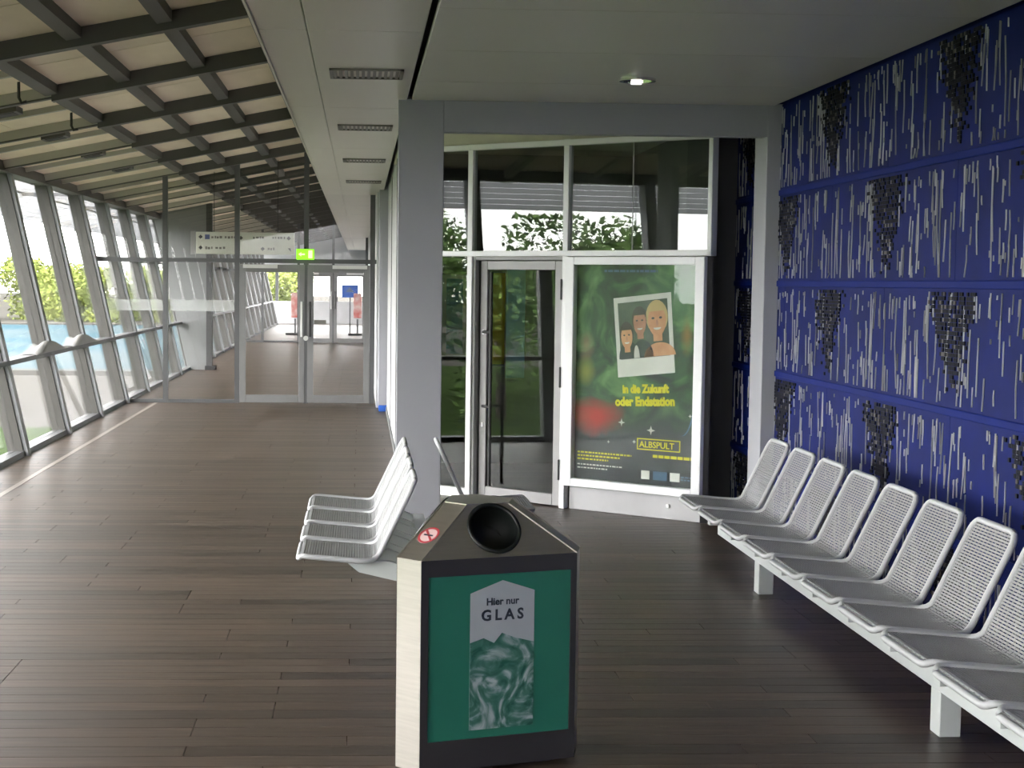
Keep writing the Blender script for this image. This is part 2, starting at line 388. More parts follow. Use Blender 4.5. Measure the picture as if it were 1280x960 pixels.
for k in range(12):
    plant('leafy_shrub', shr_t[k % 2], (-8.2 - 2.3 * (k % 2), -7 + k * 1.35, -1.3), rnd.uniform(0, 6), rnd.uniform(.85, 1.05), 'leafy shrub outside the leaning windows, mirrored in the kiosk door', 'shrubs mirrored in the kiosk door', 'shrub')

# ------------------------------------------------------------------ blue relief wall
WR = shell('wall_right', (XW, 4, 0))
MB().box(XW + .03, XW + .25, Y0, 11.5, -.02, ZC + .32).build('core', M['blue'], WR)
ZR = (-.085, .53, 1.145, 1.76, 2.375, 2.99)
PLEN = 1.95
def on_wall(fn): return fn
rs = random.Random(11)
def streaks(y0, y1, z0, z1, tri):
    b = MB(); n = int((y1 - y0) * 54)
    for _ in range(n):
        yy = rs.uniform(y0 + .02, y1 - .02); l = min(rs.expovariate(1 / .12) + .02, .48); zz = min(rs.uniform(z0 + .03, z1 + .15), z1 - .015 - rs.uniform(0, .03)); z2 = zz - l
        if z2 < z0 + .015: zz = zz if rs.random() < .35 else min(z0 + .015 + l, z1 - .015); z2 = max(zz - l, z0 + .015)
        if tri and tri(yy, (zz + z2) / 2) and rs.random() < .72: continue
        w = rs.uniform(.0011, .0027); k = rs.gauss(0, .007); k2 = k + rs.gauss(0, .010); zm = (zz + z2) / 2; x0, x1 = XW - .006, XW + .005
        i = len(b.v)
        for (q, dy) in ((zz, 0), (zm, k * l / .25), (z2, k2 * l / .25)):
            b.v += [(x0, yy + dy - w, q), (x0, yy + dy + w, q), (x1, yy + dy + w, q), (x1, yy + dy - w, q)]
        for s in (0, 4): b.f += [(i + s, i + s + 1, i + s + 5, i + s + 4), (i + s + 1, i + s + 2, i + s + 6, i + s + 5), (i + s + 3, i + s, i + s + 4, i + s + 7)]
        b.f += [(i, i + 3, i + 2, i + 1), (i + 8, i + 9, i + 10, i + 11)]
    return b
for r in range(5):
    z0, z1 = max(ZR[r] + .02, 0.0), min(ZR[r + 1] - .02, ZC + .02)
    off = 9.15 if r % 2 == 0 else 8.17            # triangle centres: staggered from row to row
    k = -8
    while True:
        c = off + k * PLEN; k += 1
        y0, y1 = max(c - PLEN / 2, Y0), min(c + PLEN / 2, 11.5)
        if y1 - y0 < .1:
            if c > 11: break
            continue
        p = MB().box(XW, XW + .03, y0 + .002, y1 - .002, z0, z1).build('relief_panel', M['blue'], WR)
        if y1 < 3.0: continue
        hz = z1 - z0
        def tri(yy, zz, c=c, z1=z1, hz=hz):
            t = (z1 - zz) / (hz * .88); return 0 <= t < 1 and c - .30 + .26 * t < yy < c + .30 - .30 * t
        tag(streaks(y0, y1, z0, z1, tri).build('glaze_streaks', M['streak'], p), kind='stuff')
        tb, tl = MB(), MB(); zz = z1 - .016
        while zz > z0 + .03:
            yy = c - .34
            while yy < c + .34:
                if tri(yy + rs.uniform(-.06, .06), zz + rs.uniform(-.05, .05)) and rs.random() < .82 and y0 < yy < y1 - .03:
                    (tl if rs.random() < .10 else tb).box(XW - .007, XW + .01, yy, yy + .0185, zz - .0185, zz)
                yy += .022
            zz -= .021
        if tb.v: tag(tb.build('black_tesserae', M['tessera'], p), kind='stuff')
        if tl.v: tag(tl.build('pale_tesserae', M['tess_lite'], p), kind='stuff')
for z in ZR[1:5]: bevel(MB().box(XW - .010, XW + .03, Y0, 11.5, z - .020, z + .020).build('rail', M['blue_rail'], WR), .006)

# ------------------------------------------------------------------ portal frame: two pillars and a lintel
TR = shell('trim_1', (1.5, 10.45, 0))
YF, YB = 10.30, 10.62
for x0, x1, yb in ((.245, .552, YF + .07), (2.752, 2.86, YB)):
    bevel(MB().box(x0, x1, YF, yb, -.01, ZC + .01).build('pillar', M['portal'], TR), .006)
MB().box(.552, 2.752, YF + .003, YF + .12, 2.755, ZC + .01).build('lintel', M['portal'], TR)
# corridor wall behind it
WC = shell('wall_corridor', (.4, 15, 0))
MB().box(.36, .44, 12.62, 20.4, 0, ZC + .32).build('wall_leaf', M['wallgrey'], WC)
for y in (12.7, 15.2, 17.8): MB().box(.352, .36, y, y + .03, .05, ZC).build('joint_strip', M['steel_paint'], WC)
MB().box(.345, .36, 12.62, 20.4, 0, .07).build('base_strip', M['steel_paint'], WC)
MB().box(.22, .42, 21.0, Y1, 0, ZC + .32).build('wall_leaf', M['wallgrey'], WC)
T2 = shell('trim_2', (.33, 20.7, 0))
bevel(MB().box(.245, .45, 20.4, 21.05, .07, ZC + .32).build('pillar', M['portal'], T2), .006)
bevel(MB().box(.25, .38, 20.385, 21.0, 0, .085).build('blue_base', M['fblue'], T2), .004)

# ------------------------------------------------------------------ kiosk facade, set at an angle behind the portal
KO = Vector((1.60, 11.67, 0)); KU = Vector((.781, -.625, 0)); KN = Vector((-.625, -.781, 0))   # along, towards the room
def kp(u, n, z): return KO + KU * u + KN * n + Vector((0, 0, z))
KM = Matrix(((KU.x, 0, KN.x, KO.x), (KU.y, 0, KN.y, KO.y), (0, 1, 0, 0), (0, 0, 0, 1)))     # local (u, z, n) to world
WK = shell('wall_kiosk', tuple(KO))
def kbox(u0, u1, n0, n1, z0, z1): return MB().obox(kp, u0, u1, n0, n1, z0, z1)
def kb_(name, u0, u1, n0, n1, z0, z1, m, par=WK, bv=.004): return bevel(kbox(u0, u1, n0, n1, z0, z1).build(name, m, par), bv, 1)
UL, UR = -1.52, 1.21
for u in (-.918, -.027): kb_('mullion', u - .024, u + .024, -.05, .02, 0, 2.85, M['white'])
kb_('mullion', UL - .02, UL + .03, -.05, .02, 0, 2.85, M['white'])
kb_('mullion', UR - .035, UR, -.05, .045, 1.955, 2.85, M['white'])
kb_('transom', UL, UR, -.05, .045, 1.955, 1.998, M['white'])
kb_('head_rail', UL, UR, -.05, .03, 2.80, 2.845, M['white'])
kb_('spandrel', UL, UR, -.10, -.03, 2.845, ZC, M['cream'])
kb_('bottom_rail', UL, -.942, -.05, .02, .0, .075, M['white'])
kb_('plinth', .02, UR - .06, -.06, -.02, 0, .20, M['wallgrey'])
for a, b in ((UL + .03, -.942), (-.894, -.051), (-.003, UR - .035)): kb_('glass_pane', a, b, -.02, -.012, 1.998, 2.80, M['kpane'], WK, .001)
kb_('glass_pane', UL + .03, -.942, -.02, -.012, .075, 1.955, M['kpane'], WK, .001)
for k, u in enumerate((.55,)): MB().tube([kp(u, .01, 2.0), kp(u, .01, 2.80)], .004, 6).build('glazing_joint', M['alu'], WK)
kb_('vent_button', .86, .89, -.025, -.008, .085, .115, M['white'])
# display-case frame
PC = thing('display_case', tuple(kp(.57, 0, .19)), 'white-framed glazed display case holding a large poster, beside the kiosk door', 'display case')
for n_, q in (('frame_bar', (-.019, .062, .185, 1.95)), ('frame_bar', (1.082, 1.155, .185, 1.95)), ('frame_bar', (.062, 1.082, .185, .245)), ('frame_bar', (.062, 1.082, 1.89, 1.95))):
    kb_(n_, q[0], q[1], -.03, .035, q[2], q[3], M['white'], PC)
kb_('back_board', -.01, 1.15, -.045, -.031, .19, 1.945, M['kdark'], PC)
kb_('glass_pane', .060, 1.084, .008, .014, .243, 1.892, M['cpane'], PC, .001)
# return of the kiosk and the dark recess to the blue wall
def kw(b, name, m): return b.build(name, m, WK)
kr = kp(UR - .05, -.02, 0)
kw(MB().box(kr.x, kr.x + .05, kr.y + .05, 11.75, 0, ZC), 'return_panel', M['steel_paint'])
kw(MB().box(kr.x - .02, kr.x + .03, kr.y + .0, kr.y + .06, 0, 1.955), 'corner_post', M['kdark'])
kw(MB().box(kr.x + .05, XW + .2, 11.52, 11.60, 0, ZC), 'recess_panel', M['steel_paint'])
# inside of the kiosk
kw(MB().box(.44, XW + .2, 14.60, 14.70, 0, ZC), 'back_wall', M['kwall'])
kw(MB().box(.44, .46, 12.6, 14.6, 0, ZC), 'side_wall', M['kwall'])
kw(MB().box(2.60, 2.64, 11.6, 14.6, 0, ZC), 'side_wall', M['kwall'])
def banner(nm, x0, x1, z0, z1, m, lab):
    t = thing(nm, ((x0 + x1) / 2, 14.59, z0), lab, 'banner')
    bevel(MB().box(x0, x1, 14.575, 14.6, z0, z1).build('sheet', m, t), .003, 1)
    MB().tube([(x0, 14.57, z1), (x1, 14.57, z1)], .012, 8).build('top_rod', M['alu'], t); MB().tube([(x0, 14.57, z0), (x1, 14.57, z0)], .012, 8).build('bottom_rod', M['alu'], t)
banner('hanging_banner', 1.265, 1.385, .95, 1.85, M['byellow'], 'narrow yellow banner inside the kiosk behind the glass door')
banner('hanging_banner', 1.40, 1.58, .82, 1.90, M['bblue'], 'pale blue banner inside the kiosk next to the yellow one')
fp = thing('framed_notice', (.90, 14.59, 1.0), 'pale notice in a white frame inside the kiosk beside the door', 'notice')
nf = MB()
for q in ((.78, 1.02, 1.02, 1.06), (.78, 1.02, 1.78, 1.82), (.78, .82, 1.02, 1.82), (.98, 1.02, 1.02, 1.82)): nf.box(q[0], q[1], 14.56, 14.6, q[2], q[3])
nf.build('frame', M['white'], fp); MB().box(.82, .98, 14.58, 14.6, 1.06, 1.78).build('sheet', M['bblue'], fp)

# kiosk door, hinged at its right, slightly ajar inwards
D3 = shell('door_3', tuple(kp(-.055, 0, 0)))
HA = math.radians(4); HG = (-.058, -.035)
def dp(u, n, z):
    du, dn = u - HG[0], n - HG[1]; return kp(HG[0] + du * math.cos(HA) - dn * math.sin(HA) * 0 + dn * math.sin(HA), HG[1] + du * math.sin(HA) + dn * math.cos(HA), z)
def dbox(nm, u0, u1, n0, n1, z0, z1, m, par=D3): return bevel(MB().obox(dp, u0, u1, n0, n1, z0, z1).build(nm, m, par), .004, 1)
kb_('frame_jamb', -.894, -.872, -.06, .0, 0, 1.955, M['alu'], D3); kb_('frame_jamb', -.056, -.051, -.06, .0, 0, 1.955, M['alu'], D3)
kb_('frame_head', -.872, -.056, -.06, .0, 1.925, 1.955, M['alu'], D3)
for q in ((-.862, -.795, .012, 1.92), (-.128, -.058, .012, 1.92), (-.795, -.128, .012, .10), (-.795, -.128, 1.85, 1.92)): dbox('leaf_rail', q[0], q[1], -.05, 0, q[2], q[3], M['alu'])
dbox('glass_pane', -.795, -.128, -.028, -.020, .10, 1.85, M['kpane'])
hd = MB().tube([dp(-.715, .06, .12), dp(-.715, .06, 1.83)], .014, 10).build('pull_bar', M['dark'], D3)
for z in (.75, 1.35): MB().tube([dp(-.715, .06, z), dp(-.83, -.0, z)], .012, 8).build('bar_bracket', M['dark'], hd)
for z in (.30, 1.02, 1.70): dbox('hinge', -.066, -.050, 0, .03, z - .08, z + .08, M['dark'])
for z in (.60, 1.35): dbox('lock_plate', -.84, -.82, 0, .006, z - .02, z + .02, M['white'])

# ------------------------------------------------------------------ the poster
def poster_mat():
    m = bpy.data.materials.new('poster_print'); m.use_nodes = True; nt = m.node_tree; p = nt.nodes['Principled BSDF']; L = nt.links.new
    p.inputs['Roughness'].default_value = .55
    tc = nt.nodes.new('ShaderNodeTexCoord'); mp = nt.nodes.new('ShaderNodeMapping'); L(tc.outputs['Object'], mp.inputs[0])
    nz = nt.nodes.new('ShaderNodeTexNoise'); nz.inputs['Scale'].default_value = 3.2; nz.inputs['Detail'].default_value = 5; nz.inputs['Distortion'].default_value = 1.6; L(mp.outputs[0], nz.inputs['Vector'])
    r = nt.nodes.new('ShaderNodeValToRGB'); e = r.color_ramp.elements; e[0].position = .32; e[0].color = (.015, .022, .018, 1); e[1].position = .72; e[1].color = (.17, .33, .12, 1)
    q = e.new(.5); q.color = (.04, .10, .04, 1); L(nz.outputs['Fac'], r.inputs[0])
    sx = nt.nodes.new('ShaderNodeSeparateXYZ'); L(tc.outputs['Object'], sx.inputs[0])
    def mix(a, col, fac):
        x = nt.nodes.new('ShaderNodeMixRGB'); L(a, x.inputs[1]); x.inputs[2].default_value = (*col, 1); L(fac, x.inputs[0]); return x.outputs[0]
    def ramp(sock, a, b):
        x = nt.nodes.new('ShaderNodeMapRange'); L(sock, x.inputs[0]); x.inputs[1].default_value = a; x.inputs[2].default_value = b; return x.outputs[0]
    def blob(c, sc, rad, amt):
        v = nt.nodes.new('ShaderNodeVectorMath'); v.operation = 'SUBTRACT'; L(tc.outputs['Object'], v.inputs[0]); v.inputs[1].default_value = (c[0], c[1], 0)
        w = nt.nodes.new('ShaderNodeVectorMath'); w.operation = 'MULTIPLY'; L(v.outputs[0], w.inputs[0]); w.inputs[1].default_value = (sc[0], sc[1], 0)
        ad = nt.nodes.new('ShaderNodeVectorMath'); ad.operation = 'LENGTH'; L(w.outputs[0], ad.inputs[0])
        n2 = nt.nodes.new('ShaderNodeMath'); n2.operation = 'MULTIPLY_ADD'; L(nz.outputs['Fac'], n2.inputs[0]); n2.inputs[1].default_value = 1.1 * rad; L(ad.outputs['Value'], n2.inputs[2])
        x = nt.nodes.new('ShaderNodeMapRange'); L(n2.outputs[0], x.inputs[0]); x.inputs[1].default_value = rad * 1.6; x.inputs[2].default_value = rad * .7; x.inputs[4].default_value = amt; return x.outputs[0]
    c = mix(r.outputs[0], (.055, .060, .062), ramp(sx.outputs['Y'], .95, .62))
    c = mix(c, (.50, .035, .03), blob((.22, .73), (.75, 1.5), .22, .9))
    c = mix(c, (.30, .32, .05), blob((.15, 1.08), (1.4, 1), .12, .7))
    c = mix(c, (.40, .20, .05), blob((1.0, 1.38), (3, 1), .16, .6))
    c = mix(c, (.12, .26, .12), blob((.95, 1.70), (1, 1), .30, .7))
    c = mix(c, (.40, .22, .13), blob((.15, 1.28), (1.6, 1), .12, .5))
    c = mix(c, (.020, .024, .030), ramp(sx.outputs['Y'], .41, .33))
    L(c, p.inputs['Base Color']); return m
PO = thing('wall_poster', tuple(kp(.57, -.01, .245)), 'large dark green poster with a snapshot of three smiling people and yellow slogan', 'poster')
def kmesh(name, pts, n, m, par, th=.001):
    b = MB(); b.prism([kp(u, n, z) for u, z in pts], KN * th); return b.build(name, m, par)
b = MB(); b.box(.055, 1.088, .235, 1.897, -.001, .001)
sh = link('printed_sheet', b.mesh('printed_sheet', poster_mat()), None); sh.matrix_world = KM @ Matrix.Translation((0, 0, -.024)); sh.parent = PO; sh.matrix_parent_inverse = world_of(PO).inverted()
N1 = -.0225
ph = kmesh('snapshot', [(.434, 1.039), (.910, 1.096), (.863, 1.691), (.381, 1.637)], N1, M['pwhite'], PO)
def inn(a, b_):   # bilinear inside the snapshot
    P = [Vector(q) for q in ((.434, 1.039), (.910, 1.096), (.863, 1.691), (.381, 1.637))]
    lo = P[0].lerp(P[1], a); hi = P[3].lerp(P[2], a); return tuple(lo.lerp(hi, b_))
kmesh('snapshot_picture', [inn(.07, .22), inn(.93, .22), inn(.93, .93), inn(.07, .93)], N1 + .001, mat('snapshot_backdrop', (.06, .09, .06), .5, col2=(.10, .13, .08), nscale=9), ph)
def oval(nm, cx, cy, rx, ry, m, n, a0=0, a1=360):
    kmesh(nm, [inn(cx + rx * math.cos(math.radians(a0 + (a1 - a0) * k / 20)), cy + ry * math.sin(math.radians(a0 + (a1 - a0) * k / 20))) for k in range(20 if a1 - a0 >= 360 else 21)], n, m, ph)
for (cx, cy, rx, ry, sk, hr, sh_) in ((.20, .50, .10, .15, 'skin', 'hair', 'pdark'), (.44, .665, .11, .16, 'skin2', 'hair', 'pdark'), (.74, .67, .155, .20, 'skin', 'blond', 'skin')):
    oval('printed_clothes', cx + .02, .225, rx * 1.75, .22 if sh_ == 'pdark' else .17, M[sh_], N1 + .002, 0, 180)
    kmesh('printed_neck', [inn(cx - rx * .5, cy - ry * 1.3), inn(cx + rx * .5, cy - ry * 1.3), inn(cx + rx * .5, cy - ry * .5), inn(cx - rx * .5, cy - ry * .5)], N1 + .0025, M[sk], ph)
    oval('printed_hair', cx, cy + ry * .22, rx * 1.22, ry * 1.05, M[hr], N1 + .003)
    oval('printed_face', cx, cy, rx, ry, M[sk], N1 + .004)
    oval('printed_fringe', cx, cy + ry * .02, rx * 1.06, ry * 1.04, M[hr], N1 + .0045, 32, 148)
    for s in (-1, 1): oval('printed_eye', cx + s * rx * .42, cy + ry * .15, rx * .17, ry * .07, M['pdark'], N1 + .005)
    oval('printed_nose', cx, cy - ry * .15, rx * .12, ry * .2, M['skin2'], N1 + .005)
    oval('printed_smile', cx, cy - ry * .45, rx * .42, ry * .14, M['pwhite'], N1 + .005, 180, 360)
oval('printed_clothes', .36, .225, .05, .16, M['pwhite'], N1 + .0045, 0, 180)
def ptext(body, size, u, z, m, rot=0., **k):
    return text('lettering', body, size, KM @ Matrix.Translation((u, z, N1 + .0015)) @ Matrix.Rotation(rot, 4, 'Z'), m, PO, **k)
ptext('in die Zukunft', .085, .475, .925, M['yellow'], .055, bold=.0048, sx=.80)
ptext('oder Endstation', .092, .415, .825, M['yellow'], .055, bold=.0052, sx=.84)
def pframe(u0, u1, z0, z1, t, m):
    for q in ((u0, u1, z0, z0 + t), (u0, u1, z1 - t, z1), (u0, u0 + t, z0, z1), (u1 - t, u1, z0, z1)): kmesh('lettering_box', [(q[0], q[2]), (q[1], q[2]), (q[1], q[3]), (q[0], q[3])], N1 + .001, m, PO)
pframe(.605, .965, .505, .592, .008, M['yellow'])
ptext('ALBSPULT', .066, .625, .525, M['yellow'], 0, bold=.001, sx=.98)
rp = random.Random(5)
def pline(u0, u1, z, h, m, dash=.03):
    u = u0
    while u < u1:
        w = rp.uniform(.4, 1.) * dash
        kmesh('small_print', [(u, z), (min(u + w, u1), z), (min(u + w, u1), z + h), (u, z + h)], N1 + .001, m, PO); u += w + .008
pline(.74, 1.06, .452, .022, M['yellow'], .05)
for k in range(3): pline(.09, .56 - .10 * k, .445 - k * .026, .012, M['yellow'])
for k in range(2): pline(.09, .48 - .12 * k, .352 - k * .026, .010, M['pwhite'])
for u0, u1, m in ((.645, .715, 'pwhite'), (.745, .86, 'pblue'), (.885, .965, 'pwhite')): kmesh('small_emblem', [(u0, .285), (u1, .285), (u1, .35), (u0, .35)], N1 + .001, M[m], PO)
pline(.975, 1.06, .318, .010, M['pblue']); pline(.975, 1.06, .298, .010, M['pblue'])
pline(.3, .75, 1.835, .018, M['pblue'], .05)
# thin swirl drawn across the lower poster
arc = [(.98 + .10 * math.cos(t), .95 + .32 * math.sin(t)) for t in [math.radians(-95 + 5 * i) for i in range(24)]]
for (a, b_) in zip(arc, arc[1:]): kmesh('printed_swirl', [a, b_, (b_[0] - .012, b_[1]), (a[0] - .012, a[1])], N1 + .0008, M['pblue'], PO)
for (u, z, s) in ((.47, .70, .03), (.72, .655, .035), (.58, .56, .016), (1.04, .78, .015), (.36, .545, .014)):
    kmesh('printed_spark', [(u - s, z), (u - s * .2, z - s * .3), (u, z - s), (u + s * .2, z - s * .3), (u + s, z), (u + s * .25, z + s * .25), (u, z + s), (u - s * .25, z + s * .25)], N1 + .001, M['pwhite'], PO)

# ------------------------------------------------------------------ glass partitions across the corridor
def partition(nm, yp, detail):
    w = shell(nm, (-1.5, yp, 0)); xs = (-2.76, -1.75, -.775, .165); zt = 2.02
    for x in xs: MB().box(x - .035, x + .035, yp - .04, yp + .04, 0, min(zr(x), 9) if x < XS else ZC).build('post', M['steel_paint'], w)
    MB().box(xl(zt), .22, yp - .035, yp + .035, zt - .03, zt + .03).build('transom', M['steel_paint'], w)
    MB().box(xl(0), -1.75, yp - .03, yp + .03, 0, .05).build('sill_rail', M['steel_paint'], w)
    def pane(p): MB().prism(p, (0, .01, 0)).build('glass_pane', M['pane'], w)
    e = .035
    pane([(xl(.05), yp, .05), (-2.76 - e, yp, .05), (-2.76 - e, yp, zt - .03), (xl(zt - .03), yp, zt - .03)])
    pane([(xl(zt + .03), yp, zt + .03), (-2.76 - e, yp, zt + .03), (-2.76 - e, yp, zr(-2.8)), (-4.0, yp, 2.97)])
    pane([(-2.76 + e, yp, .05), (-1.75 - e, yp, .05), (-1.75 - e, yp, zt - .03), (-2.76 + e, yp, zt - .03)])
    for x0, x1 in ((-2.76, -1.75), (-1.75, -.775)): pane([(x0 + e, yp, zt + .03), (x1 - e, yp, zt + .03), (x1 - e, yp, zr(x1)), (x0 + e, yp, zr(x0))])
    pane([(-.775 + e, yp, zt + .03), (.13, yp, zt + .03), (.13, yp, ZC), (-.775 + e, yp, ZC + .6 if False else ZC)])
    return w
WF = partition('wall_far', YP, True)
fm = bpy.data.materials.new('frosted_film'); fm.use_nodes = True; fn = fm.node_tree; fn.nodes.clear()
fo, fx, ft, fd = [fn.nodes.new('ShaderNode' + q) for q in ('OutputMaterial', 'MixShader', 'BsdfTransparent', 'BsdfDiffuse')]
fx.inputs[0].default_value = .22; fd.inputs[0].default_value = (.8, .83, .82, 1)
fn.links.new(ft.outputs[0], fx.inputs[1]); fn.links.new(fd.outputs[0], fx.inputs[2]); fn.links.new(fx.outputs[0], fo.inputs[0])
for x0, x1 in ((xl(1.4) + .05, -2.80), (-2.72, -1.79)): MB().box(x0, x1, YP - .003, YP - .001, 1.30, 1.46).build('frosted_band', fm, WF)
WE = partition('wall_far.001', 43.0, False)
def dleaf(nm, x0, x1, yp, handle):
    d = shell(nm, ((x0 + x1) / 2, yp, 0)); t = .085
    for q in ((x0, x0 + t, .01, 1.97), (x1 - t, x1, .01, 1.97), (x0 + t, x1 - t, .01, .12), (x0 + t, x1 - t, 1.86, 1.97)): bevel(MB().box(q[0], q[1], yp - .045, yp + .01, q[2], q[3]).build('leaf_rail', M['leafgrey'], d), .004, 1)
    MB().box(x0 + t, x1 - t, yp - .02, yp - .012, .12, 1.86).build('glass_pane', M['pane'], d)
    MB().box(x0 + .05, x0 + .53, yp - .10, yp - .045, 1.915, 1.965).build('door_closer', M['white_edge'], d) if handle < 0 else MB().box(x1 - .53, x1 - .04, yp - .10, yp - .045, 1.915, 1.965).build('door_closer', M['white_edge'], d)
    hx = x1 - .04 if handle < 0 else x0 + .04
    h = MB().tube([(hx, yp - .10, .95), (hx, yp - .10, 1.45)], .016, 8).build('pull_bar', M['dark'] if handle > 0 else M['white_edge'], d)
    for z in (1.0, 1.4): MB().tube([(hx, yp - .10, z), (hx, yp - .03, z)], .010, 6).build('bar_post', M['dark'], h)
    return d
dleaf('door_1', -1.712, -.795, YP, -1); d2 = dleaf('door_2', -.755, .128, YP, 1)
MB().box(-.66, -.49, YP - .03, YP - .02, 1.13, 1.19).build('push_plate', M['grille'], d2)
MB().tube([(-.775, YP - .10, .93), (-.775, YP - .05, .93)], .035, 12).build('lock_knob', M['white_edge'], d2)
dleaf('door_4', -1.712, -.795, 43.0, -1); dleaf('door_5', -.755, .128, 43.0, 1)

# exit sign and direction sign
ES = thing('exit_sign', (-.785, 21.6, 2.07), 'small glowing green exit sign above the double glass doors', 'exit sign')
bevel(MB().box(-.91, -.66, 21.52, 21.60, 2.04, 2.19).build('light_box', M['exit'], ES), .008)
MB().box(-.80, -.77, 21.55, 21.68, 2.16, 2.22).build('bracket', M['dark'], ES)
ex = MB()
ex.prism([(-.88, 21.519, 2.115), (-.84, 21.519, 2.145), (-.84, 21.519, 2.125), (-.79, 21.519, 2.125), (-.79, 21.519, 2.105), (-.84, 21.519, 2.105), (-.84, 21.519, 2.085)], (0, -.003, 0))
ex.box(-.74, -.685, 21.515, 21.519, 2.06, 2.17)
ex.build('pictogram', M['exitw'], ES)
DS = thing('direction_sign', (-1.73, 23.0, 2.13), 'long white hanging direction sign with dark diamonds and arrows behind the partition', 'sign')
bevel(MB().box(-2.47, -1.0, 22.98, 23.06, 2.13, 2.46).build('sign_board', M['signw'], DS), .006)
MB().box(-2.55, -2.48, 22.99, 23.05, 2.12, 2.47).build('end_profile', M['alu'], DS)
for x in (-2.2, -1.25): MB().tube([(x, 23.02, 2.45), (x, 23.02, zr(x))], .005, 6).build('hanger_rod', M['dark'], DS)
def dmark(x, z, s, m=M['signk']): MB().prism([(x - s, 22.979, z), (x, 22.979, z - s), (x + s, 22.979, z), (x, 22.979, z + s)], (0, -.003, 0)).build('diamond_mark', m, DS)
for x, z in ((-2.40, 2.385), (-2.40, 2.225), (-1.80, 2.375), (-1.085, 2.375), (-1.475, 2.215)): dmark(x, z, .032)
MB().box(-2.335, -2.265, 22.975, 22.98, 2.35, 2.42).build('pictogram', M['signb'], DS)
MB().prism([(-1.10, 22.979, 2.225), (-1.05, 22.979, 2.175), (-1.06, 22.979, 2.23)], (0, -.003, 0)).build('arrow_mark', M['signk'], DS)
rq = random.Random(9)
def dline(x0, x1, z):
    x = x0
    while x < x1:
        w = rq.uniform(.02, .045); MB().box(x, x + w, 22.976, 22.98, z - rq.uniform(.012, .02), z + rq.uniform(.012, .022)).build('worn_lettering', M['grille'], DS); x += w + rq.uniform(.006, .02)
dline(-2.24, -2.10, 2.38); dline(-2.04, -1.90, 2.38); dline(-1.62, -1.46, 2.38); dline(-1.33, -1.14, 2.38)
dline(-2.33, -2.22, 2.22); dline(-2.18, -2.03, 2.22); dline(-1.40, -1.30, 2.215)

# far end of the corridor
FW = shell('wall_fin', (-3.4, 29.6, 0))
MB().prism([(xl(0), 29.6, 0), (-2.98, 29.6, 0), (-2.98, 29.6, zr(-2.98)), (xl(2.97), 29.6, 2.97)], (0, .12, 0)).build('panel', M['finwall'], FW)
MB().box(-2.98, -2.87, 29.56, 29.76, 0, zr(-2.9)).build('end_post', M['kdark'], FW)
MB().box(-3.0, -2.80, 29.5, 29.8, 0, .08).build('post_foot', M['dark'], FW)
EN = shell('wall_end', (-1.5, Y1, 0))
MB().box(-4.2, .4, Y1, Y1 + .2, 0, .9).build('parapet', M['wallgrey'], EN); MB().box(-4.2, .4, Y1, Y1 + .2, 2.3, 4.0).build('upper_wall', M['wallgrey'], EN)
for x in (-3.4, -2.2, -1.0, .3): MB().box(x - .06, x + .06, Y1, Y1 + .1, .9, 2.3).build('post', M['steel_paint'], EN)
for x in (-3.34, -2.14, -.94): MB().box(x, x + 1.08, Y1 + .04, Y1 + .05, .9, 2.3).build('glass_pane', M['pane'], EN)
bs = thing('blue_sign', (-.36, 50, 1.2), 'bright blue square sign far down the corridor behind the glass doors', 'sign')
bevel(MB().box(-.62, -.08, 50, 50.05, 1.20, 1.62).build('board', M['fblue'], bs), .01); MB().prism([(-.5, 49.999, 1.38), (-.36, 49.999, 1.54), (-.22, 49.999, 1.38)], (0, -.004, 0)).build('white_mark', M['pblue'], bs)
MB().box(-.37, -.33, 50.05, 50.09, 0, 1.25).build('post', M['steel_paint'], bs)
for i, x in enumerate((-.10, -2.10)):  # second one is added in place of the first one's mirror image
    t = thing('display_stand', (x, 49, 0), 'red and white display stand far down the corridor ' + ('under the blue sign' if i == 0 else 'by the leaning windows, standing in for a reflection'), 'display stand')
    bevel(MB().box(x - .13, x + .13, 49, 49.05, .55, 1.35).build('board', M['fred'], t), .01); MB().box(x - .03, x + .03, 49.01, 49.04, .05, .52).build('stem', M['steel_paint'], t); bevel(MB().box(x - .3, x + .3, 48.85, 49.2, 0, .06).build('foot', M['dark'], t), .01)

# back wall behind the viewer
WB = shell('wall_back', (0, Y0, 0)); MB().box(-4.3, XW + .3, Y0 - .15, Y0, -.02, 4.0).build('wall_leaf', M['wallgrey'], WB)

# ------------------------------------------------------------------ wire seats
# profile: front edge at x=0, seat runs back along +x, bends up into the backrest
def profile():
    pts = [(0.0, .445), (.012, .456)]; x = .02
    while x < .30: pts.append((x, .462 - .085 * (x - .02))); x += .02
    cx, cz, R = .330, .500, .062; a0, a1 = -95, -25
    for k in range(9):
        a = math.radians(a0 + (a1 - a0) * k / 8); pts.append((cx + R * math.cos(a), cz + R * math.sin(a)))
    x0, z0 = pts[-1]; L = math.hypot(.548 - x0, .815 - z0)
    for k in range(1, 13): pts.append((x0 + (.548 - x0) * k / 12, z0 + (.815 - z0) * k / 12))
    return [Vector((p[0], 0, p[1])) for p in pts]
PR = profile(); CUM = [0]
for a, b in zip(PR, PR[1:]): CUM.append(CUM[-1] + (b - a).length)
SL = CUM[-1]
def P(s, w):
    s = min(max(s, 0), SL); w = w * taper(s)
    for i in range(len(PR) - 1):
        if s <= CUM[i + 1]: q = PR[i].lerp(PR[i + 1], (s - CUM[i]) / (CUM[i + 1] - CUM[i])); return Vector((q.x, w, q.z))
    return Vector((PR[-1].x, w, PR[-1].z))
HW, CR = .238, .06
def taper(s):
    t = min(max((s - .31) / .09, 0), 1); return 1 - .165 * t * t * (3 - 2 * t)
